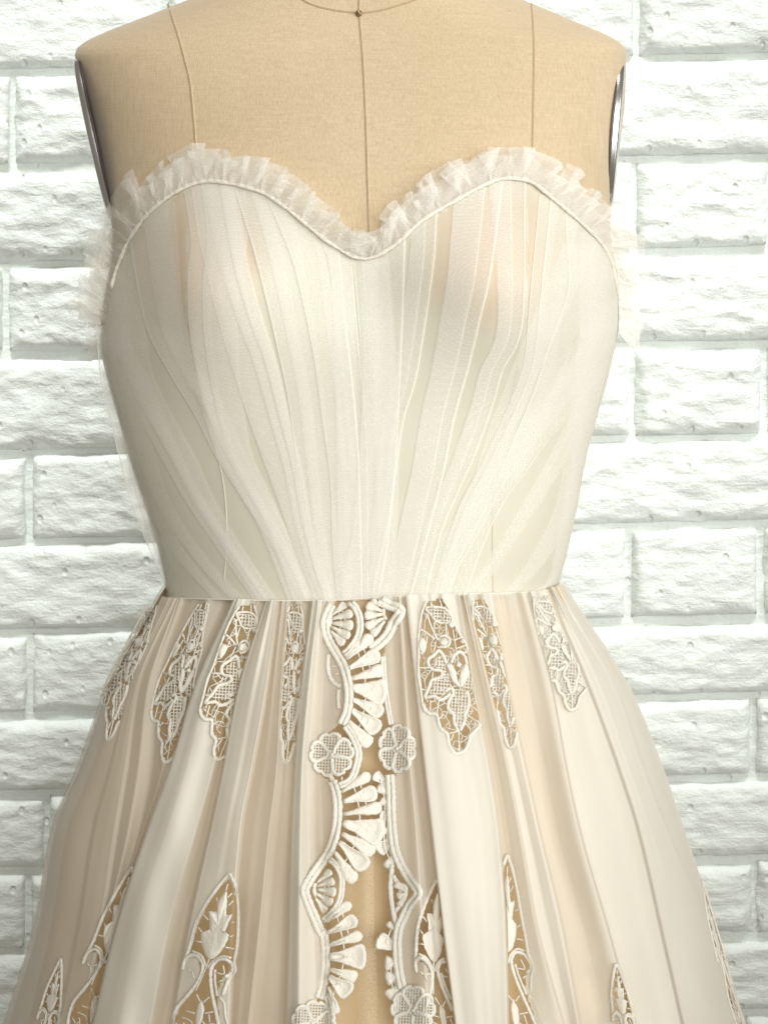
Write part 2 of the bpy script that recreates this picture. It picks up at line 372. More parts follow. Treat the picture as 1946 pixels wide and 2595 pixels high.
for cx_, cy_, rx_, ry_ in ((425, 545, 190, 200), (1060, 545, 190, 200)):
    uu, vv = np.meshgrid(np.linspace(-1, 1, 40), np.linspace(-1, 1, 40)); X_ = (cx_+uu*rx_)*Q; Y_ = (cy_+vv*ry_)*Q
    ok = (Y_ > bindy(X_)+3) & (uu**2+vv**2 < 1) & (X_ > TL(Y_)+6); mb = MB()
    mb.grid(at(X_, Y_, torsoY(X_, Y_)-.0031), (ok[:-1, :-1] & ok[1:, 1:] & ok[1:, :-1] & ok[:-1, 1:])); o = mb.build('bust_cup', m_, dress)
    f_ = np.clip(1-(uu**2+vv**2), 0, 1).ravel()**1.3*.7; o.data.attributes.new('fade', 'FLOAT', 'POINT').data.foreach_set('value', f_.astype(np.float32))
# folded tulle: each pleat is a strip whose near edge is a fold, the far side lies under the next one
def crop(x0, y0, sc, pts): return [(x0+x/sc, y0+y/sc) for x, y in pts]
c3 = lambda p: crop(150, 600, 1659/850, p)
c4 = lambda p: crop(850, 600, 1659/850, p)
PLEATS = [  # (edge curve, side the cloth runs to, top width, bottom width)
    (c3([(600, -330), (650, 0), (636, 200), (645, 450), (685, 700), (745, 950), (790, 1090), (900, 1280), (1000, 1470), (1130, 1800)]), 1, 95, 26),
    (c3([(640, -345), (690, 0), (760, 300), (830, 560), (920, 850), (1000, 1080), (1080, 1300), (1150, 1500), (1230, 1700), (1255, 1800)]), 1, 90, 26),
    (c3([(700, -340), (780, 80), (870, 380), (960, 620), (1040, 900), (1110, 1150), (1160, 1400), (1215, 1600), (1285, 1800)]), 1, 80, 28),
    (c3([(840, -320), (950, 30), (1020, 300), (1080, 560), (1130, 800), (1165, 1050), (1212, 1400), (1262, 1640), (1300, 1800)]), 1, 85, 34),
    (c3([(1020, -210), (1140, 80), (1200, 300), (1260, 600), (1300, 900), (1340, 1200), (1350, 1500), (1372, 1800)]), 1, 80, 36),
    (c3([(1270, -40), (1330, 120), (1352, 300), (1365, 700), (1375, 1200), (1380, 1500), (1400, 1800)]), 1, 70, 34),
    (c3([(1440, 60), (1455, 170), (1480, 450), (1500, 750), (1520, 1050), (1532, 1400), (1527, 1800)]), 1, 66, 36),
    (c3([(1480, 80), (1500, 700), (1455, 1400), (1405, 1640), (1400, 1800)]), 1, 40, 30),
    (c3([(330, -70), (400, 320), (450, 500), (560, 700), (680, 900), (770, 1080), (900, 1290), (1010, 1460), (1100, 1620), (1190, 1800)]), 1, 85, 24),
    (c3([(240, 300), (310, 640), (370, 780), (450, 920), (560, 1100), (680, 1320), (800, 1500), (900, 1640), (1010, 1795)]), 1, 80, 24),
    (c3([(225, 480), (300, 760), (345, 960), (400, 1130), (470, 1300), (545, 1430), (640, 1560), (740, 1680), (850, 1795)]), 1, 75, 30),
    (c3([(420, 940), (520, 1120), (620, 1300), (740, 1480), (850, 1640), (960, 1795)]), 1, 46, 20),
    (c3([(330, 1150), (420, 1350), (480, 1450), (540, 1540), (640, 1660), (760, 1790)]), 1, 50, 20),
    (c3([(190, 520), (194, 600), (206, 720), (241, 860), (290, 1060), (345, 1290), (400, 1430), (455, 1570), (500, 1670), (535, 1750)]), 1, 62, 16),
    (c3([(235, 500), (240, 640), (300, 900), (350, 1150), (420, 1400), (480, 1560), (560, 1770)]), 1, 46, 14),
    (c4([(66, 20), (82, 130), (103, 400), (131, 700), (155, 1000), (164, 1400), (164, 1800)]), -1, 66, 36),
    (c4([(345, 20), (345, 60), (336, 350), (322, 700), (300, 1100), (262, 1500), (215, 1800)]), -1, 70, 36),
    (c4([(500, -60), (490, 110), (450, 400), (400, 700), (340, 900), (305, 1120), (268, 1400), (210, 1660), (188, 1800)]), -1, 66, 30),
    (c4([(820, -190), (770, 180), (720, 400), (660, 650), (590, 900), (540, 1150), (490, 1350), (440, 1550), (370, 1790)]), -1, 75, 34),
    (c4([(940, -130), (935, 330), (905, 520), (830, 660), (780, 830), (690, 1080), (600, 1280), (530, 1450), (465, 1700), (450, 1790)]), -1, 70, 26),
    (c4([(960, 300), (930, 620), (850, 850), (760, 1040), (700, 1165), (620, 1310), (540, 1530), (480, 1770)]), 1, 55, 24),
    (c4([(1080, 500), (960, 760), (860, 980), (785, 1175), (700, 1335), (620, 1465), (550, 1605), (500, 1770)]), -1, 60, 22),
    (c4([(1140, -20), (1150, 250), (1060, 520), (980, 760), (890, 980), (800, 1200)]), 1, 70, 40),
    (c4([(1390, 330), (1370, 480), (1250, 680), (1120, 850), (1000, 1000), (900, 1130), (830, 1230), (780, 1325), (700, 1480), (620, 1615), (545, 1780)]), -1, 66, 22),
    (c4([(1385, 560), (1330, 700), (1180, 870), (1050, 1010), (930, 1180), (840, 1300), (740, 1500), (640, 1780)]), -1, 70, 24),
    (c4([(1330, 780), (1240, 950), (1100, 1180), (960, 1400), (800, 1640), (690, 1780)]), -1, 60, 22),
    (c4([(1300, 820), (1240, 1100), (1180, 1340), (1080, 1540), (960, 1700), (860, 1770)]), -1, 60, 20),
    (c4([(1270, 930), (1225, 1200), (1165, 1480), (1110, 1680), (1020, 1770)]), -1, 46, 16),
]
def add_pleat(k, edge, side, w0, w1):
    edge = np.array(edge, float); d0 = edge[0]-edge[1]; edge = np.vstack([edge[0]+d0/np.linalg.norm(d0)*260, edge])
    e = curve(edge, 14); n_ = len(e); t = np.linspace(0, 1, n_); kk_ = (.95, 1.5, 1.15, 1.75, 1.3)[k % 5]; w0, w1 = w0*kk_, w1*kk_*1.2; wd = (w0*(1-t)**1.2+w1*(1-(1-t)**1.2))
    lay = .00012*(k % 5); mb = MB()
    for fr, of in (((0, .05, .14, .3, .6, 1.0), (.0040, .0043, .0043, .0042, .0039, .0034)), ((0, .045), (.0038, .0039)), ((.005, .06), (.0036, .0037)), ((.01, .035), (.0034, .0035))):
        P = np.zeros((n_, len(fr), 3)); X = np.zeros((n_, len(fr))); Yp = np.zeros((n_, len(fr)))
        for j, (f, off) in enumerate(zip(fr, of)):
            wav = 3.0*np.sin(t*9+k*1.7)*f
            px = e[:, 0]+side*(wd*f+wav) if f > .07 else e[:, 0]+side*np.minimum(wd, 110)*f
            py = np.minimum(e[:, 1], WAIST(e[:, 0])+4)
            l, r = TL(py), TR(py); px = np.minimum(px, r-2)
            if k not in (13, 14): px = np.maximum(px, l+2)
            P[:, j] = at(px, py, torsoY(np.clip(px, l+1, r-1), py)-off-lay+np.where(px < l-1, .004, 0)); X[:, j] = px; Yp[:, j] = py
        cx_ = (X[:-1, :-1]+X[1:, 1:])/2; cy_ = (Yp[:-1, :-1]+Yp[1:, 1:])/2
        ok = (cy_ > bindy(np.clip(cx_, bc[:, 0].min(), bc[:, 0].max()))-1) & (np.abs(X[1:, 1:]-X[1:, :-1]) > .05)
        mb.grid(P, ok, flip=side < 0)
    mb.build('pleat', M_TULLE, dress, clean=True)
NP = len(PLEATS); extra = []
for e, s_, a, b in PLEATS:                                        # a finer fold beside every large one
    if random.random() < .4: continue
    c_ = curve(e, 20); t = np.linspace(0, 1, len(c_)); d = s_*(a*(1-t)+b*t)*random.uniform(.38, .62); extra.append((np.stack([c_[:, 0]+d, c_[:, 1]], -1), s_, a*random.uniform(.5, .9), b*random.uniform(.5, .9)))
for k, (e, s_, a, b) in enumerate(PLEATS+extra): add_pleat(k, e, s_, a, b)
# inner seams of the bodice
for pts in (c3([(680, 760), (745, 960), (800, 1150), (826, 1350), (826, 1560), (815, 1700)]),
            c4([(908, 640), (890, 700), (822, 1000), (790, 1150), (776, 1400), (779, 1760)])):
    c = curve(pts, 8); mb = MB(); mb.tube(torsoP(c[:, 0], c[:, 1], .0031), .0006, 6, .7); mb.build('princess_seam', M_LINING, dress)
# neckline binding
P = torsoP(np.clip(bc[:, 0], TL(bc[:, 1])+1, TR(bc[:, 1])-1), bc[:, 1], .0062); mb = MB()
for sl, sg in ((slice(0, 16), 1), (slice(-16, None), -1)): P[sl, 1] += np.linspace(.05, 0, 16)[::sg]**1.0
mb.tube(P, .0012+.0002*np.sin(np.arange(len(P))*.5)+.00015*np.random.randn(len(P)), 8, .7); mb.build('neckline_binding', M_BIND, dress)
# neckline frill of gathered net
mb = MB(); seg = np.linalg.norm(np.diff(bc, axis=0), axis=1); arc = np.concatenate([[0], np.cumsum(seg)]); tot = arc[-1]
tan = np.gradient(bc, axis=0); tan /= np.linalg.norm(tan, axis=1)[:, None]
def base_at(q, ext):
    """point and outward direction along the binding; beyond its ends the frill runs on round the underarm"""
    q = min(max(q, 0), tot); x, y = np.interp(q, arc, bc[:, 0]), np.interp(q, arc, bc[:, 1])
    tx, ty = np.interp(q, arc, tan[:, 0]), np.interp(q, arc, tan[:, 1]); l_ = math.hypot(tx, ty)
    return x, y, tx/l_, ty/l_
def ribbon(per, hmin, hmax, lift, seed):
    rnd = random.Random(seed); q = 0.0; cols = []
    while q < tot:
        p_ = per*rnd.uniform(.6, 1.5); h_ = rnd.uniform(hmin, hmax)*rnd.uniform(.86, 1.06); sw = rnd.uniform(.4, 1.5)*p_; tilt_ = rnd.uniform(-.38, .38)
        for f, dt, dp, hh in ((0, 0, .2, .94), (.28, 1.0, 1.0, 1.0), (.5, 1.25, .75, .98), (.62, .2, .45, 1.03), (.8, -.35, .1, .97)):
            cols.append((q+p_*f, dt*sw*.5+tilt_*h_, dp, h_*hh*rnd.uniform(.95, 1.05)))
        q += p_
    mb = MB(); nL = 6; P = np.zeros((nL, len(cols), 3))
    for j, (q, dt, dp, h_) in enumerate(cols):
        x, y, tx, ty = base_at(q, 0); nx_, ny_ = ty, -tx; h_ = h_*(.82 if abs(x-795*Q) < 90 else 1)
        side = min(1, max(0, (290*Q-x)/(45*Q))+max(0, (x-1308*Q)/(30*Q)))
        for i in range(nL):
            f = i/(nL-1); X = x+nx_*h_*f+tx*dt*f**.8; Yy = y+ny_*h_*f+ty*dt*f**.8
            X = X-side*(0 if x < 900 else .45*nx_*h_*f)
            l2, r2 = TL(Yy)+1, TR(Yy)-1
            P[i, j] = at(X, Yy, torsoY(min(max(X, l2), r2), Yy)-.0036-lift-(.0015+.0065*dp)*f+.012*side*f+.0015*math.sin(q*.31+i))
    mb.grid(P); mb.build('neckline_ruffle', M_FRILL, dress, smooth=False)
ribbon(44, 60, 104, .0002, 3); ribbon(62, 48, 90, .0022, 11); ribbon(36, 52, 100, .0038, 23)
for seed, sgn, y0, y1, reach in ((5, -1, 500, 770, 60), (6, -1, 520, 760, 46), (7, 1, 500, 700, 34), (8, 1, 530, 700, 40)):   # round the underarm
    rnd = random.Random(seed); cols = []; y = y0*Q
    while y < y1*Q:
        p_ = rnd.uniform(18, 46); r_ = reach*rnd.uniform(.55, 1.15)*math.sin(min(1, .25+(y-y0*Q)/(120*Q))*math.pi*.5)*min(1, .25+(y1*Q-y)/(90*Q))*Q; dn = rnd.uniform(-.3, .8)
        for f, dt, dp in ((0, 0, 0), (.3, .7, .9), (.5, 1.0, 1.0), (.62, .1, .5), (.8, -.3, .2)): cols.append((y+p_*f, dt*p_*.6-dn*r_*.5, dp, r_*rnd.uniform(.92, 1.08)))
        y += p_
    P = np.zeros((5, len(cols), 3))
    for j, (y, dt, dp, r_) in enumerate(cols):
        x = (TL(y)+8) if sgn < 0 else (TR(y)-8)
        for i in range(5):
            f = i/4; P[i, j] = at(x+sgn*r_*f, y+dt*f, .006+.012*f*dp+.004*(seed % 2))
    mb = MB(); mb.grid(P); mb.build('underarm_ruffle', M_FRILL, dress, smooth=False)
# ------------------------------------------------------------------ skirt
RY = np.array([1525, 1750, 1950, 2100, 2350, 2595], float)
def jump(xs, h0, h1, d=4): return [(list(np.array(xs)-d), h0), (xs, h1)]
def fall(xs, h1, h0, d=4): return [(xs, h1), (list(np.array(xs)+d), h0)]
KEYS = [([398, 270, 196, 132, 86, 10], 0), ([410, 300, 232, 172, 130, 72], 9), ([427, 326, 276, 236, 196, 146], -7), ([431, 330, 281, 241, 201, 152], 6),
        ([441, 347, 317, 292, 255, 203], 1), ([444, 352, 323, 299, 260, 207], -3), ([449, 375, 352, 328, 268, 212], 2), ([456, 388, 372, 344, 274, 216], -9), ([470, 402, 386, 356, 282, 222], -12), ([530, 450, 412, 365, 290, 231], -5)]
KEYS += jump([590, 492, 432, 377, 297, 238], -15, 16)
KEYS += [([604, 522, 472, 424, 345, 305], 17), ([645, 580, 540, 498, 428, 382], 5), ([664, 597, 557, 524, 464, 416], -12)]
KEYS += jump([676, 605, 567, 536, 480, 437], -13, 7)
KEYS += [([688, 640, 605, 575, 540, 530], 10)] + fall([703, 673, 637, 609, 590, 580], 11, -6, 5)
KEYS += [([716, 692, 672, 650, 628, 606], 1)] + fall([727, 712, 703, 685, 660, 631], 7, -10)
KEYS += [([752, 735, 728, 720, 700, 690], -9)] + jump([792, 763, 748, 740, 733, 727], -9, 7)
KEYS += [([803, 781, 765, 761, 758, 757], 15), ([816, 800, 784, 784, 795, 805], 3), ([828, 818, 812, 817, 825, 832], -4), ([880, 870, 850, 850, 840, 840], 2), ([935, 930, 925, 925, 925, 925], 1),
         ([965, 968, 972, 980, 990, 1000], -2), ([1000, 1008, 1018, 1028, 1035, 1042], 1), ([1016, 1028, 1040, 1054, 1070, 1085], 9), ([1024, 1045, 1060, 1078, 1103, 1132], -9)]
KEYS += jump([1030, 1055, 1078, 1095, 1124, 1155], -9, 6)
KEYS += [([1085, 1108, 1132, 1155, 1180, 1205], 8), ([1125, 1155, 1190, 1215, 1230, 1245], 7)] + fall([1165, 1200, 1238, 1260, 1279, 1285], 10, -7, 5)
KEYS += [([1174, 1218, 1260, 1284, 1318, 1350], -5)] + fall([1183, 1238, 1285, 1314, 1358, 1425], 6, -1, 6)
KEYS += [([1212, 1260, 1306, 1338, 1390, 1447], 2)] + fall([1250, 1288, 1330, 1363, 1422, 1466], 8, -9, 6)
KEYS += [([1290, 1338, 1378, 1408, 1475, 1530], -9)] + fall([1338, 1398, 1434, 1466, 1537, 1605], 11, -5)
KEYS += [([1360, 1435, 1485, 1530, 1600, 1662], -1)] + fall([1395, 1490, 1563, 1611, 1669, 1724], 7, 1, 9)
KEYS += [([1414, 1526, 1596, 1650, 1730, 1792], 3)] + fall([1428, 1560, 1628, 1686, 1790, 1860], 6, -1, 9)
KEYS += [([1458, 1600, 1682, 1733, 1816, 1888], 0)]
KX = [pchip(RY, k[0]) for k in KEYS]; KH = np.array([k[1] for k in KEYS], float)*.001; NK = len(KEYS)
AMP = pchip([1480, 1600, 1800, 2100, 2595, 3200], [.24, .56, .78, .95, 1.12, 1.3])
def kx(py):
    py = np.asarray(py, float); a = np.stack([f(py) for f in KX], 0)
    for i in range(1, NK): a[i] = np.maximum(a[i], a[i-1]+2.0)
    return a
SF = pchip([1480, 1525, 1650, 1850, 2100, 2595, 3200], [.100, .103, .122, .150, .178, .225, .275])
def sbase(px, py, a):
    l, r = a[0], a[-1]; c = (l+r)/2; hw = (r-l)/2; u = np.clip(np.abs((px-c)/hw), 0, 1)
    return -SF(py)*np.power(np.clip(1-u**2.15, 0, 1), .5), u
def sh_from(k, f): 
    fs = f*f*(3-2*f); f = .62*f+.38*fs
    return KH[k]*(1-f)+KH[np.minimum(k+1, NK-1)]*f
CREASE = [(random.uniform(1.5, 12), random.uniform(0, 6), random.uniform(.4, 1)) for _ in range(7)]
def skirtY(px, py, hs=1.0, ho=0.0):
    px = np.asarray(px, float); py = np.asarray(py, float); a = kx(py); y, u = sbase(px, py, a)
    k = np.clip((a <= px[None]).sum(0)-1, 0, NK-2); xa = np.take_along_axis(a, k[None], 0)[0]; xb = np.take_along_axis(a, k[None]+1, 0)[0]
    f = np.clip((px-xa)/np.maximum(xb-xa, 1e-6), 0, 1)
    q = k+f; cr = 0
    for w_, p_, am in CREASE: cr = cr+am*np.sin(q*w_+p_+.0011*py)
    gat = np.exp(-np.clip(py-WAIST(px), 0, None)/120.0)
    cr = cr*(.00016+.0011*gat)*(hs == 1.0)
    return y-cr-(sh_from(k, f)*hs*AMP(py)-ho*AMP(py))*np.clip(1-u**8, .25, 1)
def skirtP(px, py, off=.0): 
    px = np.asarray(px, float); py = np.asarray(py, float)
    return at(px, py, skirtY(px, py)-off)
# column layout: fine steps inside every fold
ks, fs = [], []
mids = [kx(np.array([y_]))[:, 0] for y_ in (1530.0, 1700.0, 2000.0, 2300.0, 2590.0)]
for i in range(NK-1):
    n_ = max(1, int(round(max(m_[i+1]-m_[i] for m_ in mids)/5.0)))
    for j in range(n_): ks.append(i); fs.append(j/n_)
ks.append(NK-2); fs.append(1.0); ks = np.array(ks); fs = np.array(fs); NC = len(ks)
YB = 3150.0; tr = np.linspace(0, 1, 250)**1.08
def skirt_grid(inset=0.0, hs=1.0, ho=0.0, wob=1.0):
    a0 = kx(np.full(1, 1525.0))[:, 0]; xt = a0[ks]*(1-fs)+a0[np.minimum(ks+1, NK-1)]*fs
    yw = WAIST(xt); PY = yw[None]+tr[:, None]*(YB-yw)[None]; A = kx(PY.ravel()).reshape(NK, *PY.shape)
    ii = np.arange(NC); PX = A[ks, :, ii].T*(1-fs)+A[ks+1, :, ii].T*fs
    if inset:
        c = (A[0]+A[-1])/2; PX = c+(PX-c)*(1-inset)
    Y = skirtY(PX.ravel(), PY.ravel(), hs, ho).reshape(PX.shape)
    if wob:                                                      # slight slackness of the cloth
        Y = Y-wob*AMP(PY)*(.0012*np.sin(PX*.013+PY*.006)+.0007*np.sin(PX*.045-PY*.009))
    return PX, PY, at(PX, PY, Y)
def back_half(P, mb):
    B = []; a = np.linspace(0, math.pi, 60)
    for i in range(P.shape[0]):
        pl, pr = P[i, 0], P[i, -1]; t = i/(P.shape[0]-1); hw = (pr[0]-pl[0])/2
        bd = min(.098+hw*.35*t+.03*t, .255); rip = 1+.045*t*np.sin(a*22+t)
        B.append(np.stack([(pl[0]+pr[0])/2+hw*np.cos(a), bd*np.power(np.sin(a), .9)*rip+pl[1], (pl[2]+pr[2])/2+0*a], -1))
    mb.grid(np.array(B))
cC = lambda p: crop(750, 1480, 4.1475, p)
cD = lambda p: crop(1000, 1480, 4.1475, p)
cA = lambda p: crop(200, 1480, 4.1475, p)
cB = lambda p: crop(500, 1480, 4.1475, p)
cE = lambda p: crop(1300, 1480, 4.1475, p)
k1 = lambda p: crop(0, 2095, 4.1475, p)
k2 = lambda p: crop(350, 2095, 4.1475, p)
k3 = lambda p: crop(700, 1900, 4.1475, p)
k4 = lambda p: crop(700, 2195, 1659/320, p)
k5 = lambda p: crop(950, 2095, 4.1475, p)
k6 = lambda p: crop(1300, 2095, 4.1475, p)
k7 = lambda p: crop(1546, 2095, 4.1475, p)
# lace edge of the left front panel
SPINE = cC([(380, 215), (325, 330), (305, 430), (340, 580), (430, 740), (505, 880), (545, 1050), (555, 1200), (535, 1350), (480, 1480)])
SP2 = cC([(520, 1490), (600, 1610), (655, 1760), (640, 1900)]) + k3([(780, 320), (660, 380)])
SP3 = k3([(590, 330), (625, 430), (645, 600), (635, 800), (600, 960), (540, 1100), (440, 1240), (345, 1380), (300, 1480), (350, 1640), (420, 1800), (480, 1940)]) + k4([(610, 850), (640, 1000), (648, 1200), (640, 1400), (610, 1580), (560, 1740)])
SP4 = k4([(640, 1690), (700, 1800), (725, 1950), (735, 2120)])
LEFT_EDGE = [(872, 1490), (838, 1545), (826, 1590)] + cC([(350, 640), (430, 790), (500, 950), (530, 1150), (510, 1330), (440, 1480), (330, 1580), (210, 1720), (200, 1900), (300, 2030)]) + k3([(560, 330), (600, 450), (620, 600), (610, 800), (570, 960), (500, 1110), (400, 1240), (320, 1370), (290, 1480), (330, 1650), (400, 1810), (460, 1950)]) + k4([(590, 900), (620, 1100), (620, 1350), (580, 1600), (520, 1780), (440, 1950), (420, 2150)]) + [(800, 2750), (790, 3200)]
RSP = cC([(870, 165), (985, 215), (1090, 275), (1010, 420), (960, 560), (915, 760), (925, 960), (950, 1180), (975, 1350), (1000, 1480), (1080, 1500), (1180, 1640), (1150, 1850), (1090, 1985)]) + k3([(1215, 300), (1222, 500), (1222, 700), (1235, 900), (1262, 1080), (1330, 1230), (1430, 1380), (1510, 1505), (1420, 1650), (1350, 1800)]) + k5([(300, 1000), (272, 1150), (265, 1350), (285, 1560), (310, 1720)]) + [(1030, 2560), (1020, 2640), (1030, 2750), (1040, 3200)]
CUTS = [LEFT_EDGE + RSP[::-1]]
# ---- cutwork medallions: template drawn once, laid along each fold
T1_AXIS = ((400, 130), (660, 1790), 300.0)
def t1(p):
    (ax, ay), (bx, by), hw = T1_AXIS; v = (p[1]-ay)/(by-ay); return ((p[0]-(ax+(bx-ax)*v))/hw, v)
T1 = dict(
    thick=[[(255, 1250), (285, 1320), (340, 1365), (410, 1370), (430, 1430), (470, 1530), (535, 1575), (560, 1680), (600, 1750), (650, 1785), (730, 1750), (770, 1660), (785, 1590), (870, 1490), (880, 1400), (862, 1260), (835, 1190)],
           [(505, 830), (470, 740), (430, 700), (380, 745), (315, 790), (312, 850), (360, 900), (440, 910), (462, 950), (420, 990), (345, 1010), (322, 1080), (285, 1190), (375, 1180), (440, 1220), (500, 1195), (545, 1150)],
           [(495, 1110), (560, 1100), (580, 1150), (540, 1220), (530, 1310), (590, 1370), (600, 1450), (640, 1530), (655, 1565)], [(720, 1120), (742, 1200), (740, 1300), (712, 1370), (708, 1450), (670, 1540)],
           [(560, 830), (600, 750), (660, 712), (712, 760), (730, 840)]],
    mid=[[(250, 310), (290, 330), (330, 420), (390, 540), (425, 590)], [(205, 470), (300, 520), (385, 580)], [(200, 560), (205, 800), (200, 950), (228, 1100), (245, 1180), (255, 1250)],
         [(270, 180), (225, 300), (205, 420), (200, 560)], [(500, 170), (580, 280), (620, 400), (680, 540), (740, 640), (770, 850), (800, 1000), (838, 1190)],
         [(270, 255), (380, 240), (480, 250), (560, 290), (600, 390), (500, 412), (400, 390), (335, 320), (270, 255)], [(440, 570), (470, 660), (540, 650), (560, 590), (500, 540), (440, 570)]],
    thin=[[(340, 180), (340, 250)], [(450, 160), (480, 240)], [(380, 400), (380, 540)], [(600, 470), (618, 640), (640, 800)], [(300, 540), (290, 640), (262, 722), (215, 722)], [(340, 1220), (345, 1340)], [(430, 1210), (415, 1360)],
          [(750, 1260), (860, 1350)], [(722, 1370), (862, 1455)], [(705, 1450), (780, 1525)], [(658, 1560), (672, 1775)], [(605, 1570), (582, 1650)], [(360, 920), (350, 1000)], [(430, 1430), (480, 1380)], [(640, 1000), (640, 1080)], [(210, 880), (330, 880)], [(220, 1100), (300, 1120)], [(620, 680), (740, 640)], [(550, 700), (580, 780)], [(400, 600), (370, 740)], [(520, 410), (520, 540)], [(690, 560), (600, 600)], [(560, 1570), (640, 1550)]],
    leaf=[[(508, 845), (535, 960), (590, 1050), (650, 1092), (625, 1010), (602, 900), (555, 828)], [(650, 1092), (722, 1010), (752, 900), (722, 828), (672, 880), (650, 970)], [(215, 570), (205, 660), (260, 730), (295, 650), (275, 580)]],
    bead=[(590, 430, 32), (490, 610, 48), (640, 850, 26), (700, 600, 26)],
    net=[[(360, 800), (440, 740), (500, 850), (540, 1000), (560, 1100), (480, 1170), (330, 1160), (350, 1030), (440, 960), (440, 900), (350, 860)], [(580, 1110), (650, 1100), (722, 1130), (735, 1280), (702, 1380), (690, 1480), (650, 1520), (602, 1420), (545, 1300)], [(740, 900), (790, 1000), (806, 1130), (720, 1100), (680, 1080)], [(290, 265), (380, 248), (480, 258), (555, 300), (590, 385), (500, 402), (400, 380), (340, 315)]],
    cut=[[(300, 180), (480, 160), (590, 300), (680, 540), (760, 800), (800, 1000), (850, 1250), (870, 1420), (775, 1580), (720, 1735), (650, 1760), (590, 1720), (550, 1570), (450, 1500), (420, 1360), (310, 1330), (270, 1250), (235, 1080), (215, 900), (215, 560), (230, 320)]])
T2 = dict(
    thick=[[(965, 490), (860, 600), (725, 780), (630, 960), (580, 1150), (545, 1260), (500, 1350)], [(965, 490), (1030, 620), (1058, 800), (1062, 1000), (1048, 1200), (1022, 1320), (1028, 1420), (960, 1510), (905, 1640)],
           [(505, 1400), (530, 1300), (615, 1262), (695, 1320), (705, 1410), (655, 1520), (560, 1640), (455, 1760), (405, 1900), (385, 2100), (370, 2300)], [(925, 1470), (990, 1440), (1005, 1380), (960, 1315), (870, 1305), (800, 1370), (785, 1480), (805, 1650), (850, 1850), (895, 2074), (930, 2300)], [(370, 2290), (480, 2345), (650, 2360), (830, 2345), (960, 2290)]],
    mid=[[(870, 1660), (920, 1720), (935, 1850), (978, 1980), (990, 2100), (1000, 2300)], [(595, 1225), (690, 1270), (742, 1380)], [(990, 1290), (900, 1275), (800, 1330), (760, 1390)], [(830, 1400), (830, 1500), (850, 1650)]],
    thin=[[(830, 720), (850, 765)], [(700, 880), (752, 930)], [(650, 1000), (690, 1045)], [(625, 1130), (685, 1140)], [(945, 722), (990, 680)], [(952, 800), (1005, 750)], [(985, 960), (1050, 940)], [(965, 1095), (1040, 1070)], [(935, 1190), (1030, 1205)], [(925, 660), (948, 590)], [(770, 1300), (740, 1385), (700, 1470), (640, 1600)],
          [(645, 1630), (682, 1700)], [(775, 1660), (715, 1710)], [(545, 1790), (630, 1815)], [(720, 1815), (815, 1800)], [(770, 1820), (778, 1900)], [(700, 1880), (735, 1925)], [(500, 1850), (600, 1900), (600, 2030)], [(520, 1900), (540, 2000), (600, 2080)], [(440, 1900), (480, 1960), (470, 2040)], [(790, 1960), (830, 2010), (820, 2080)], [(560, 1390), (600, 1420), (680, 1405)], [(600, 1420), (620, 1480)], [(910, 1360), (920, 1440), (840, 1430)], [(860, 1520), (900, 1500)], [(480, 1960), (530, 1940)], [(470, 2040), (590, 2090)]],
    leaf=[[(930, 660), (850, 760), (838, 850), (758, 850), (770, 960), (756, 1050), (685, 1050), (700, 1180), (772, 1300), (880, 1240), (975, 1075), (920, 1075), (955, 975), (1002, 870), (942, 885), (945, 750)], [(692, 1690), (652, 1760), (636, 1880), (652, 1962), (702, 1880), (722, 1760)], [(822, 1905), (722, 1930), (636, 2040), (722, 2050), (800, 1980)], [(600, 2060), (560, 2180), (640, 2260), (680, 2160)]],
    bead=[], net=[],
    cut=[[(965, 540), (1020, 640), (1040, 800), (1045, 1000), (1030, 1200), (1000, 1320), (990, 1420), (900, 1500), (850, 1640), (870, 1850), (910, 2074), (940, 2300), (380, 2300), (405, 2074), (430, 1880), (480, 1760), (600, 1620), (690, 1480), (650, 1300), (560, 1290), (600, 1150), (650, 970), (740, 790), (870, 610)]])
T2_AXIS = ((965, 490), (690, 2074), 250.0)
def t2(p):
    (ax, ay), (bx, by), hw = T2_AXIS; v = (p[1]-ay)/(by-ay); return ((p[0]-(ax+(bx-ax)*v))/hw, v)
def place(tf, axis, hw, conv):
    """maps template points to the photo frame along a curved axis with half width hw"""
    A = np.array(axis, float); vv = (A[:, 1]-A[0, 1])/(A[-1, 1]-A[0, 1]); hw = np.interp(np.linspace(0, 1, 60), np.linspace(0, 1, len(hw)), hw)
    fx = pchip(vv, A[:, 0])
    def g(p):
        a, v = tf(p); h_ = np.interp(v, np.linspace(0, 1, 60), hw)
        return conv([(float(fx(v))+a*h_, A[0, 1]+v*(A[-1, 1]-A[0, 1]))])[0]
    return g
def clip_line(c, lo, hi):
    """pieces of a resampled curve between two fold lines"""
    ok = np.ones(len(c), bool)
    a = kx(c[:, 1])
    if lo is not None: ok &= c[:, 0] > a[lo]-1
    if hi is not None: ok &= c[:, 0] < a[hi]+1
    ok &= (c[:, 1] > WAIST(c[:, 0])+2)
    out = []; cur = []
    for p, o_ in zip(c, ok):
        if o_: cur.append(p)
        elif cur: out.append(np.array(cur)); cur = []
    if cur: out.append(np.array(cur))
    return [q for q in out if len(q) > 1]
PX = .000285
def cord_pts(c, off):
    y = skirtY(c[:, 0], c[:, 1])
    if len(y) > 4:
        yp = np.pad(y, 2, mode='edge'); y = (yp[:-4]+yp[1:-3]+yp[2:-2]+yp[3:-1]+yp[4:])/5
    return at(c[:, 0], c[:, 1], y-off)
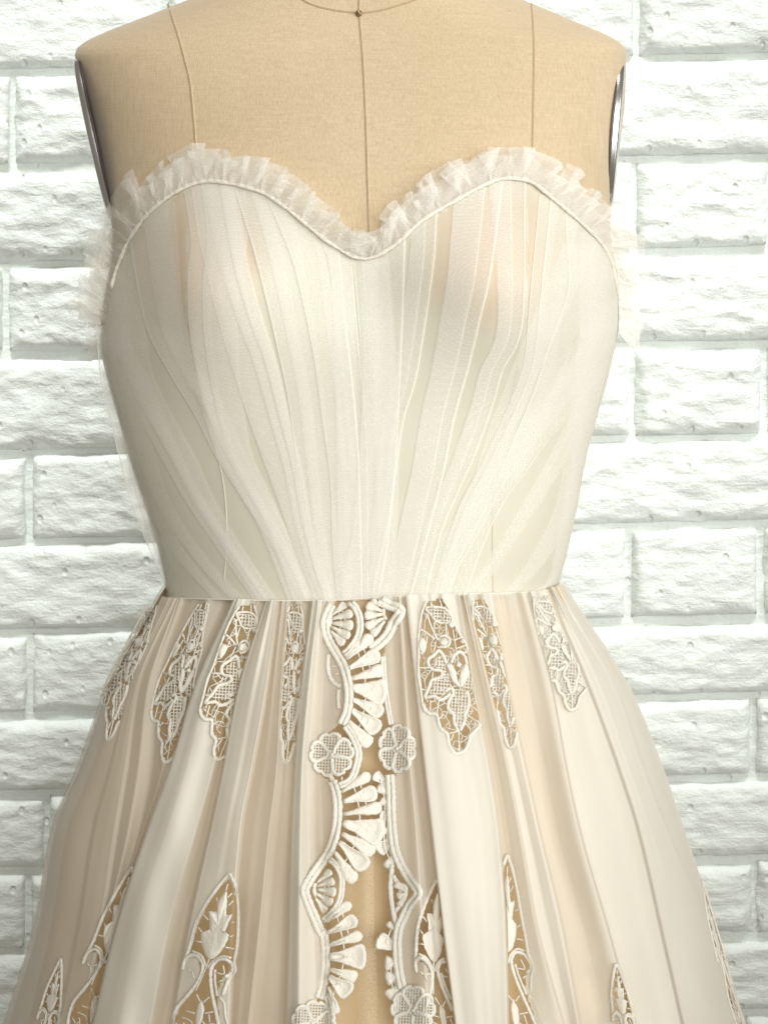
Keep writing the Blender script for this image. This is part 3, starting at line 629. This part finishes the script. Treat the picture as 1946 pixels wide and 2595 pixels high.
def cord(mb, pts, width, lo=None, hi=None, off=.0009, step=5, sides=6, flat=.62):
    for c in clip_line(curve(pts, step), lo, hi):
        r = width*PX/2*(1+.10*np.sin(np.arange(len(c))*2.4)+.06*np.random.randn(len(c)))
        mb.tube(cord_pts(c, off), r, sides, flat)
def braid(mb, pts, width, lo=None, hi=None, off=.0014):
    c = curve(pts, 5); t = np.gradient(c, axis=0); t /= np.linalg.norm(t, axis=1)[:, None]+1e-9; n_ = np.stack([-t[:, 1], t[:, 0]], -1)
    for s_ in (-1, 1): cord(mb, c+n_*s_*width*.27, width*.56, lo, hi, off+.0004*(s_ > 0), 5)
def dome(mb, poly, h, lo=None, hi=None, off=.0006, rim=False, closed=False):
    p = curve(list(poly)+[poly[0]], 6)[:-1]; p = p+np.random.randn(*p.shape)*.55
    if lo is not None or hi is not None or True:
        a = kx(p[:, 1])
        if lo is not None: p[:, 0] = np.maximum(p[:, 0], a[lo])
        if hi is not None: p[:, 0] = np.minimum(p[:, 0], a[hi])
        p[:, 1] = np.maximum(p[:, 1], WAIST(p[:, 0])+1)
    if np.ptp(p[:, 0]) < 5 or np.ptp(p[:, 1]) < 4: return
    c = p.mean(0); y0 = skirtY(p[:, 0], p[:, 1]); ym = np.minimum(y0, np.median(y0)+.003); yc = np.median(y0)
    prof = ((1, -.2), (.97, .45), (.9, .95), (.8, 1), (.68, .62), (.45, .42), (.02, .45)) if rim else ((1, -.2), (.95, .4), (.82, .8), (.6, .95), (.3, 1), (.02, 1))
    rings = []
    for s_, hh in prof:
        q = c+(p-c)*s_; q = np.vstack([q, q[:1]]); yy = np.append(ym, ym[0])*s_+yc*(1-s_)
        rings.append(at(q[:, 0], q[:, 1], yy-off-h*hh))
    mb.grid(np.array(rings), flip=True)
def netfill(mb, poly, sp, width, lo=None, hi=None, rot=.06, off=.0009):
    poly = np.array(poly, float); (x0, y0), (x1, y1) = poly.min(0), poly.max(0); c = (poly.min(0)+poly.max(0))/2; R_ = np.hypot(x1-x0, y1-y0)/2
    for d_ in (0, 1):
        a = rot+d_*math.pi/2; dx, dy = math.cos(a), math.sin(a)
        for k in np.arange(-R_, R_, sp):
            t = np.arange(-R_, R_, 3.5); line = np.stack([c[0]+dx*t-dy*k, c[1]+dy*t+dx*k], -1); ins = inside(poly, line[:, 0], line[:, 1]); cur = []
            for p, i_ in list(zip(line, ins))+[(None, False)]:
                if i_: cur.append(p)
                else:
                    if len(cur) > 1:
                        for cc in clip_line(np.array(cur), lo, hi): mb.tube(cord_pts(cc, off+.0003*d_), width*PX/2, 4, 1, False)
                    cur = []
def motif(T, g, name, lo, hi, sc, label=None, cuts=True):
    """one cutwork medallion: corded outline (part) with leaves, beads and net as sub-parts"""
    mb = MB(); f = lambda L: [g(p) for p in L]
    for L in T['thick']: cord(mb, f(L), 8.6*sc, lo, hi)
    for L in T['mid']: cord(mb, f(L), 5.6*sc, lo, hi)
    for L in T['thin']: cord(mb, f(L), 3.6*sc, lo, hi, .001, 5, 5)
    for L in (T['cut'] if T is T1 else []):
        C_ = np.array(f(L)); (x0, y0), (x1, y1) = C_.min(0), C_.max(0); pts = []
        for _ in range(900):
            p = np.array((random.uniform(x0, x1), random.uniform(y0, y1)))
            if all(np.hypot(*(p-q)) > 11.5 for q in pts): pts.append(p)
        pts = np.array([p for p in pts if inside(C_, p[:1], p[1:])[0]])
        done = set()
        for i, p in enumerate(pts):
            d = np.hypot(*(pts-p).T)
            for j in np.argsort(d)[1:4]:
                if d[j] < 21 and (j, i) not in done: done.add((i, j)); cord(mb, [p, (p+pts[j])/2+np.random.randn(2), pts[j]], 2.5, lo, hi, .0008, 5, 4)
    if not mb.v: return
    root = mb.build(name, M_LACE, dress)
    for L in T['leaf']:
        m_ = MB(); dome(m_, f(L), .0016, lo, hi)
        if m_.v: m_.build('leaf', M_LACE, root)
    for x, y, r_ in T['bead']:
        m_ = MB()
        x2, y2 = g((x, y)); a = kx(np.array([y2]))[:, 0]
        if (lo is not None and x2 < a[lo]+2) or (hi is not None and x2 > a[hi]-2) or y2 < WAIST(x2)+6: continue
        dome(m_, [(x2+r_/4.15*math.cos(q), y2+r_/4.15*math.sin(q)) for q in np.linspace(0, 2*math.pi, 9)[:-1]], .0032, None, None)
        if m_.v: m_.build('bead', M_LACE, root)
    m_ = MB()
    for L in T['net']: netfill(m_, f(L), 8.2*max(sc, .85), 3.1, lo, hi)
    if m_.v: m_.build('net', M_LACE, root)['kind'] = 'stuff'
    for L in (T['cut'] if cuts else []):
        CUTS_L.append((f(L), lo, hi))
CUTS_L = []
def kid(h_first, nth=0):
    return h_first
# index of fold lines used to tuck the lace under the neighbouring fold
IDX = {}
for i, (xs, h_) in enumerate(KEYS): IDX[(int(xs[0]), int(h_))] = i
iWR = IDX[(590, 16)]; iWRv = iWR-1; iN1 = IDX[(676, 7)]; iRE2 = IDX[(731, -10)]; iW2 = IDX[(792, 7)]; iP1 = IDX[(1030, 6)]; iP1R = IDX[(1165, 10)]; iP2 = IDX[(1189, -1)]; iP3 = IDX[(1250, 8)]
iP4 = IDX[(1338, 11)]; iP5 = IDX[(1395, 7)]; iE1 = IDX[(427, -7)]; i470 = IDX[(470, -12)]
motif(T1, place(t1, [(430, 130), (500, 600), (590, 1100), (660, 1790)], [235, 285, 300, 300], cD), 'lace_motif', iP1, iP1R, 1.0)
motif(T1, place(t1, [(880, 130), (1010, 560), (1150, 1050), (1215, 1725)], [160, 170, 180, 165], cD), 'lace_motif', iP2, iP3, .95)
motif(T1, place(t1, [(540, 185), (470, 650), (400, 1200), (215, 1850)], [200, 260, 330, 250], cB), 'lace_motif', iWR, iN1-1, 1.0)
motif(T1, place(t1, [(1340, 160), (1180, 600), (1010, 1180), (915, 1880)], [120, 170, 210, 210], cA), 'lace_motif', None, iWR-1, 1.0)
motif(T1, place(t1, [(1040, 185), (1015, 700), (980, 1220), (930, 1890)], [150, 150, 150, 130], cB), 'lace_motif', iRE2, iW2-1, .95)
motif(T1, place(t1, [(800, 190), (620, 620), (430, 1080), (310, 1650)], [110, 120, 150, 110], cA), 'lace_motif', None, iE1, 1.0)
motif(T1, place(t1, [(290, 100), (450, 500), (560, 900), (610, 1330)], [180, 200, 215, 200], cE), 'lace_motif', iP4+1, iP5, 1.0, None, False)
motif(T2, place(t2, [(965, 490), (830, 1250), (690, 2074), (660, 2250)], [250, 255, 265, 265], k2), 'lace_leaf_motif', iN1, iN1+4, 1.0)
motif(T2, place(t2, [(680, 500), (640, 1200), (770, 2074), (790, 2300)], [170, 190, 200, 200], k5), 'lace_leaf_motif', None, iP1-1, 1.0)
motif(T2, place(t2, [(1390, 290), (1400, 1000), (1520, 1900), (1560, 2300)], [140, 190, 250, 260], k5), 'lace_leaf_motif', iP1R+1, iP2-1, .9)
motif(T2, place(t2, [(1385, 420), (1240, 1080), (1060, 1800), (1000, 2200)], [130, 190, 240, 240], k1), 'lace_leaf_motif', None, iWR-1, .95)
motif(T2, place(t2, [(645, 1380), (585, 1700), (520, 2100), (470, 2500)], [60, 95, 120, 130], k1), 'lace_leaf_motif', None, iE1+1, .85)
motif(T2, place(t2, [(1075, 1440), (1130, 1750), (1190, 2100), (1260, 2500)], [80, 100, 110, 110], k6), 'lace_leaf_motif', iP3+1, None, .95)
motif(T2, place(t2, [(960, 560), (1080, 1050), (1220, 1560), (1370, 2080)], [30, 40, 45, 40], k7), 'lace_leaf_motif', None, None, .7)
# ---- lace borders of the open front
def petal_poly(a, b, wd):
    a = np.array(a, float); b = np.array(b, float); d = b-a; L = np.linalg.norm(d); d /= L; n_ = np.array([-d[1], d[0]]); out = []
    for f, k in ((0, .22), (.25, .42), (.5, .68), (.72, .92), (.87, 1), (.96, .72), (1, .3), (1, -.3), (.96, -.72), (.87, -1), (.72, -.92), (.5, -.68), (.25, -.42), (0, -.22)):
        out.append(tuple(a+d*L*f+n_*k*wd/2))
    return out
def petals(conv, root, L, h=.0019, lo=None, hi=None, off=.0008):
    prev = None
    for a, b, wd, rim in L:
        A, B = conv([a, b]); wS = 1.5*wd/(conv([(0, 0), (1, 0)])[1][0]-conv([(0, 0)])[0][0])**-1
        m_ = MB(); dome(m_, petal_poly(A, B, wS), h, lo, hi, off+.0003*random.random(), rim)
        if m_.v: m_.build('petal', M_LACE, root)
        if prev is not None:                                     # short bars between neighbours
            for f in (.42, .62):
                p = np.array(prev[0])*(1-f)+np.array(prev[1])*f; q = np.array(A)*(1-f)+np.array(B)*f
                if np.linalg.norm(p-q) < 45: cord(bars, [p, q], 3.6, lo, hi, .0010, 4, 5)
        prev = (A, B)
def flower(conv, ctr, R_, root, ang0=0, n=5, sx=1.0, lo=None, hi=None):
    C = np.array(conv([ctr])[0]); mbf = MB(); mn = MB(); R_ = R_/4.1475
    for k in range(n):
        a = ang0+2*math.pi*k/n; pts = []
        for f, wv in ((.16, .10), (.45, .42), (.75, .60), (.95, .46), (1.02, .16), (.93, 0), (1.02, -.16), (.95, -.46), (.75, -.60), (.45, -.42), (.16, -.10)):
            x = R_*(f*math.cos(a)-wv*math.sin(a)*.82); y = R_*(f*math.sin(a)+wv*math.cos(a)*.82); pts.append((C[0]+x*sx, C[1]+y))
        cord(mbf, pts+[pts[0]], 9, lo, hi, .0022)
        netfill(mn, [(C[0]+(x-C[0])*.97, C[1]+(y-C[1])*.97) for x, y in pts], 7.4, 3.0, lo, hi, .05, .0018)
    dome(mbf, [(C[0]+6*sx*math.cos(q), C[1]+6*math.sin(q)) for q in np.linspace(0, 2*math.pi, 9)[:-1]], .003, lo, hi, .002)
    if not mbf.v: return
    fo = mbf.build('flower', M_LACE, root)
    if mn.v: mn.build('flower_net', M_LACE, root)['kind'] = 'stuff'
bars = MB(); mb = MB()
braid(mb, SPINE, 21); braid(mb, SP2, 17); braid(mb, SP3, 21); braid(mb, SP4, 16)
cord(mb, cC([(345, 740), (335, 880), (360, 980), (400, 1040), (465, 1075)]), 10); cord(mb, cC([(450, 1110), (445, 1210), (450, 1310)]), 9)
cord(mb, cC([(375, 870), (440, 860)]), 4); cord(mb, cC([(400, 950), (450, 940)]), 4)
braid(mb, cC([(565, 185), (625, 250), (665, 350), (672, 470), (640, 580), (560, 690), (500, 740)]), 17)
braid(mb, cC([(870, 165), (985, 225), (1100, 280), (1020, 420), (960, 540), (860, 640), (780, 690)]), 24)
cord(mb, cC([(935, 220), (920, 300), (945, 380)]), 8); cord(mb, cC([(370, 300), (365, 380), (350, 460)]), 9)
braid(mb, k3([(565, 1150), (630, 1215), (680, 1310), (690, 1400), (680, 1530), (640, 1640), (570, 1730), (490, 1800)]), 14)
cord(mb, k3([(410, 1400), (395, 1470), (415, 1540)]), 9)
cord(mb, k3([(560, 250), (600, 330), (650, 380)]), 10); cord(mb, k3([(690, 280), (690, 330)]), 4); cord(mb, k3([(770, 240), (810, 260)]), 4)
trim = mb.build('lace_trim', M_LACE, dress)
P_ = True; N_ = False
petals(cC, trim, [((372, 330), (525, 205), 58, N_), ((375, 370), (600, 300), 70, N_), ((380, 410), (605, 440), 78, N_), ((375, 450), (565, 560), 70, N_), ((365, 490), (505, 640), 62, N_)])
petals(cC, trim, [((925, 255), (790, 165), 46, N_), ((915, 285), (735, 225), 66, N_), ((915, 320), (715, 330), 70, N_), ((925, 355), (730, 455), 66, N_), ((935, 390), (790, 545), 64, N_)])
petals(cC, trim, [((500, 700), (700, 600), 60, N_), ((525, 790), (800, 545), 88, N_), ((545, 890), (880, 730), 112, P_), ((570, 1000), (925, 895), 96, N_), ((580, 1085), (955, 1150), 190, P_), ((585, 1205), (915, 1360), 110, P_), ((575, 1310), (875, 1545), 130, P_), ((550, 1430), (780, 1700), 104, N_)])
petals(k3, trim, [((680, 445), (985, 260), 82, N_), ((700, 545), (1060, 440), 118, P_), ((705, 680), (1110, 600), 92, N_), ((705, 770), (1130, 890), 200, P_), ((690, 880), (1035, 1080), 112, N_), ((660, 965), (950, 1250), 132, P_), ((615, 1070), (825, 1395), 100, N_)])
petals(k3, trim, [((425, 1400), (580, 1270), 60, N_), ((430, 1430), (615, 1375), 64, N_), ((435, 1470), (632, 1500), 74, N_), ((425, 1510), (590, 1620), 70, N_), ((410, 1550), (525, 1710), 60, N_)])
petals(k4, trim, [((650, 740), (980, 480), 92, N_), ((675, 880), (1060, 690), 128, P_), ((695, 1040), (1130, 900), 104, N_), ((700, 1190), (1185, 1190), 230, P_), ((700, 1350), (1060, 1470), 120, N_), ((690, 1450), (970, 1680), 180, P_), ((690, 1580), (790, 1950), 90, N_)])
flower(cC, (375, 1795), 215, trim, -math.pi/2-.1)
flower(lambda p: crop(700, 2195, 1659/320, p), (490, 2060), 215, trim, -math.pi/2+.2)
if bars.v: bars.build('bar', M_LACE, trim)['kind'] = 'stuff'
# right border, turned away into the opening
mb = MB(); bars = MB()
braid(mb, RSP[5:10], 12); braid(mb, k3([(1195, 260), (1205, 480), (1210, 700), (1225, 900), (1250, 1060), (1310, 1210), (1400, 1360), (1490, 1505), (1400, 1640), (1320, 1800)])+k5([(255, 1060), (235, 1200), (240, 1400), (260, 1560), (290, 1700)]), 21)
cord(mb, k3([(1225, 1320), (1290, 1420), (1350, 1430), (1360, 1500), (1330, 1600), (1250, 1700)]), 10); cord(mb, k3([(1220, 1200), (1200, 1420), (1215, 1620), (1260, 1850)]), 12)
braid(mb, k5([(310, 1700), (240, 1850), (225, 2074), (230, 2200)]), 12); cord(mb, k5([(340, 1700), (400, 1790), (470, 1830), (560, 1850), (610, 1870)]), 8)
rtrim = mb.build('lace_trim', M_LACE, dress)
petals(k3, rtrim, [((1215, 400), (1020, 250), 80, P_), ((1222, 500), (1060, 380), 76, N_), ((1225, 600), (1090, 520), 76, N_), ((1230, 720), (1085, 690), 80, P_), ((1235, 830), (1080, 860), 76, N_), ((1240, 920), (1060, 1070), 110, P_), ((1262, 1060), (1165, 1250), 84, N_)], .0022, None, None, -.001)
petals(k3, rtrim, [((1350, 1490), (1250, 1400), 60, N_), ((1350, 1510), (1270, 1550), 60, N_), ((1345, 1530), (1290, 1650), 50, N_)], .0018)
petals(k5, rtrim, [((255, 1140), (130, 1000), 50, N_), ((265, 1300), (20, 1180), 130, P_), ((265, 1440), (100, 1430), 110, N_), ((275, 1560), (110, 1600), 110, N_), ((290, 1640), (130, 1800), 96, N_)], .0022, None, None, -.001)
flower(cC, (1060, 1730), 235, rtrim, -math.pi/2+.3, 5, .78)
flower(k5, (400, 1930), 240, rtrim, -.3, 5, .9)
if bars.v: bars.build('bar', M_LACE, rtrim)['kind'] = 'stuff'
# ---- cloth layers
PXg, PYg, Pg = skirt_grid()
cx = (PXg[:-1, :-1]+PXg[1:, 1:])/2; cy = (PYg[:-1, :-1]+PYg[1:, 1:])/2
keep = np.ones(cx.shape, bool)
for poly in CUTS: keep &= ~inside(poly, cx, cy)
A = kx(cy.ravel()).reshape(NK, *cx.shape)
for poly, lo, hi in CUTS_L:
    m_ = inside(poly, cx, cy)
    if lo is not None: m_ &= cx > A[lo]+1
    if hi is not None: m_ &= cx < A[hi]-1
    keep &= ~m_
mb = MB(); mb.grid(Pg, keep); back_half(Pg[::3], mb); mb.build('skirt_overlay', M_OVER, dress, clean=True)
def fold_layer(k0, k1, dep):
    cols = [i for i in range(NC) if k0 <= ks[i] < k1]; cols = [i for i in cols if i < NC-1]; cols.append(cols[-1]+1)
    Q_ = Pg[:, cols].copy(); Q_[:, :, 1] += dep
    kk = keep[:, cols[:-1]]
    mb = MB(); mb.grid(Q_, kk); mb.build('fold_layer', M_OVER, dress, clean=True)
for k0, k1 in ((0, 1), (iWR, iWR+2), (iN1, iN1+2), (iW2, iW2+2), (iP1, iP1R), (iP1R+2, iP2-1), (iP2, iP3), (iP4-1, iP4), (iP4+1, iP5), (iP5+1, NK-1)):
    fold_layer(k0, k1, .0016)
for k0, k1 in ((iWR, iWR+2), (iN1, iN1+1), (iW2, iW2+1), (iP1, iP1R), (iP2, iP3), (iP4+1, iP5), (iP5+1, NK-1)): fold_layer(k0, k1, .003)
for k0, k1 in ((iWR, iWR+1), (iW2, iW2+1), (iP1, iP1R), (iP5+1, NK-1)): fold_layer(k0, k1, .0044)
_, _, Pu = skirt_grid(.016, .3, .022, 0); mb = MB(); mb.grid(Pu[::2]); back_half(Pu[::4], mb); mb.build('underskirt', M_UNDER, dress)
# soft net layer between overlay and underskirt in the front opening
e1 = curve(k3([(870, 1290), (862, 1700), (868, 2100)])+k4([(1085, 1300), (1075, 1700), (1080, 2100)])+[(905, 2800)], 12)
e2 = curve(k3([(1030, 1100), (1028, 1600), (1030, 1900)])+k4([(1285, 900), (1315, 1250), (1330, 1600), (1335, 2100)])+[(962, 2800)], 12)
n_ = 60; P = np.zeros((n_, 9, 3))
for i in range(n_):
    y = 2080+(2800-2080)*i/(n_-1); xa = np.interp(y, e1[:, 1], e1[:, 0]); xb = np.interp(y, e2[:, 1], e2[:, 0]); xa = xb-(xb-xa)*min(1, .25+.75*i/10)
    for j in range(9):
        x = xa+(xb-xa)*j/8; P[i, j] = at(x, y, float(skirtY(np.array([x]), np.array([y]), .4, .006)[0])-.002*math.sin(j/8*math.pi))
mb = MB(); mb.grid(P); mb.build('net_panel', M_SKTUL, dress)
# rolled waist seam
xs = np.linspace(TL(1515.0)-1, TR(1495.0)+1, 140); mb = MB(); mb.tube(torsoP(np.clip(xs, TL(1510.0)+2, TR(1500.0)-2), WAIST(xs)-1, .0042), .0006, 6, .8); mb.build('waist_seam', M_BIND, dress)
print('meshes', len(bpy.data.objects), 'tris', sum(len(o.data.loop_triangles) if o.type == 'MESH' else 0 for o in bpy.data.objects))
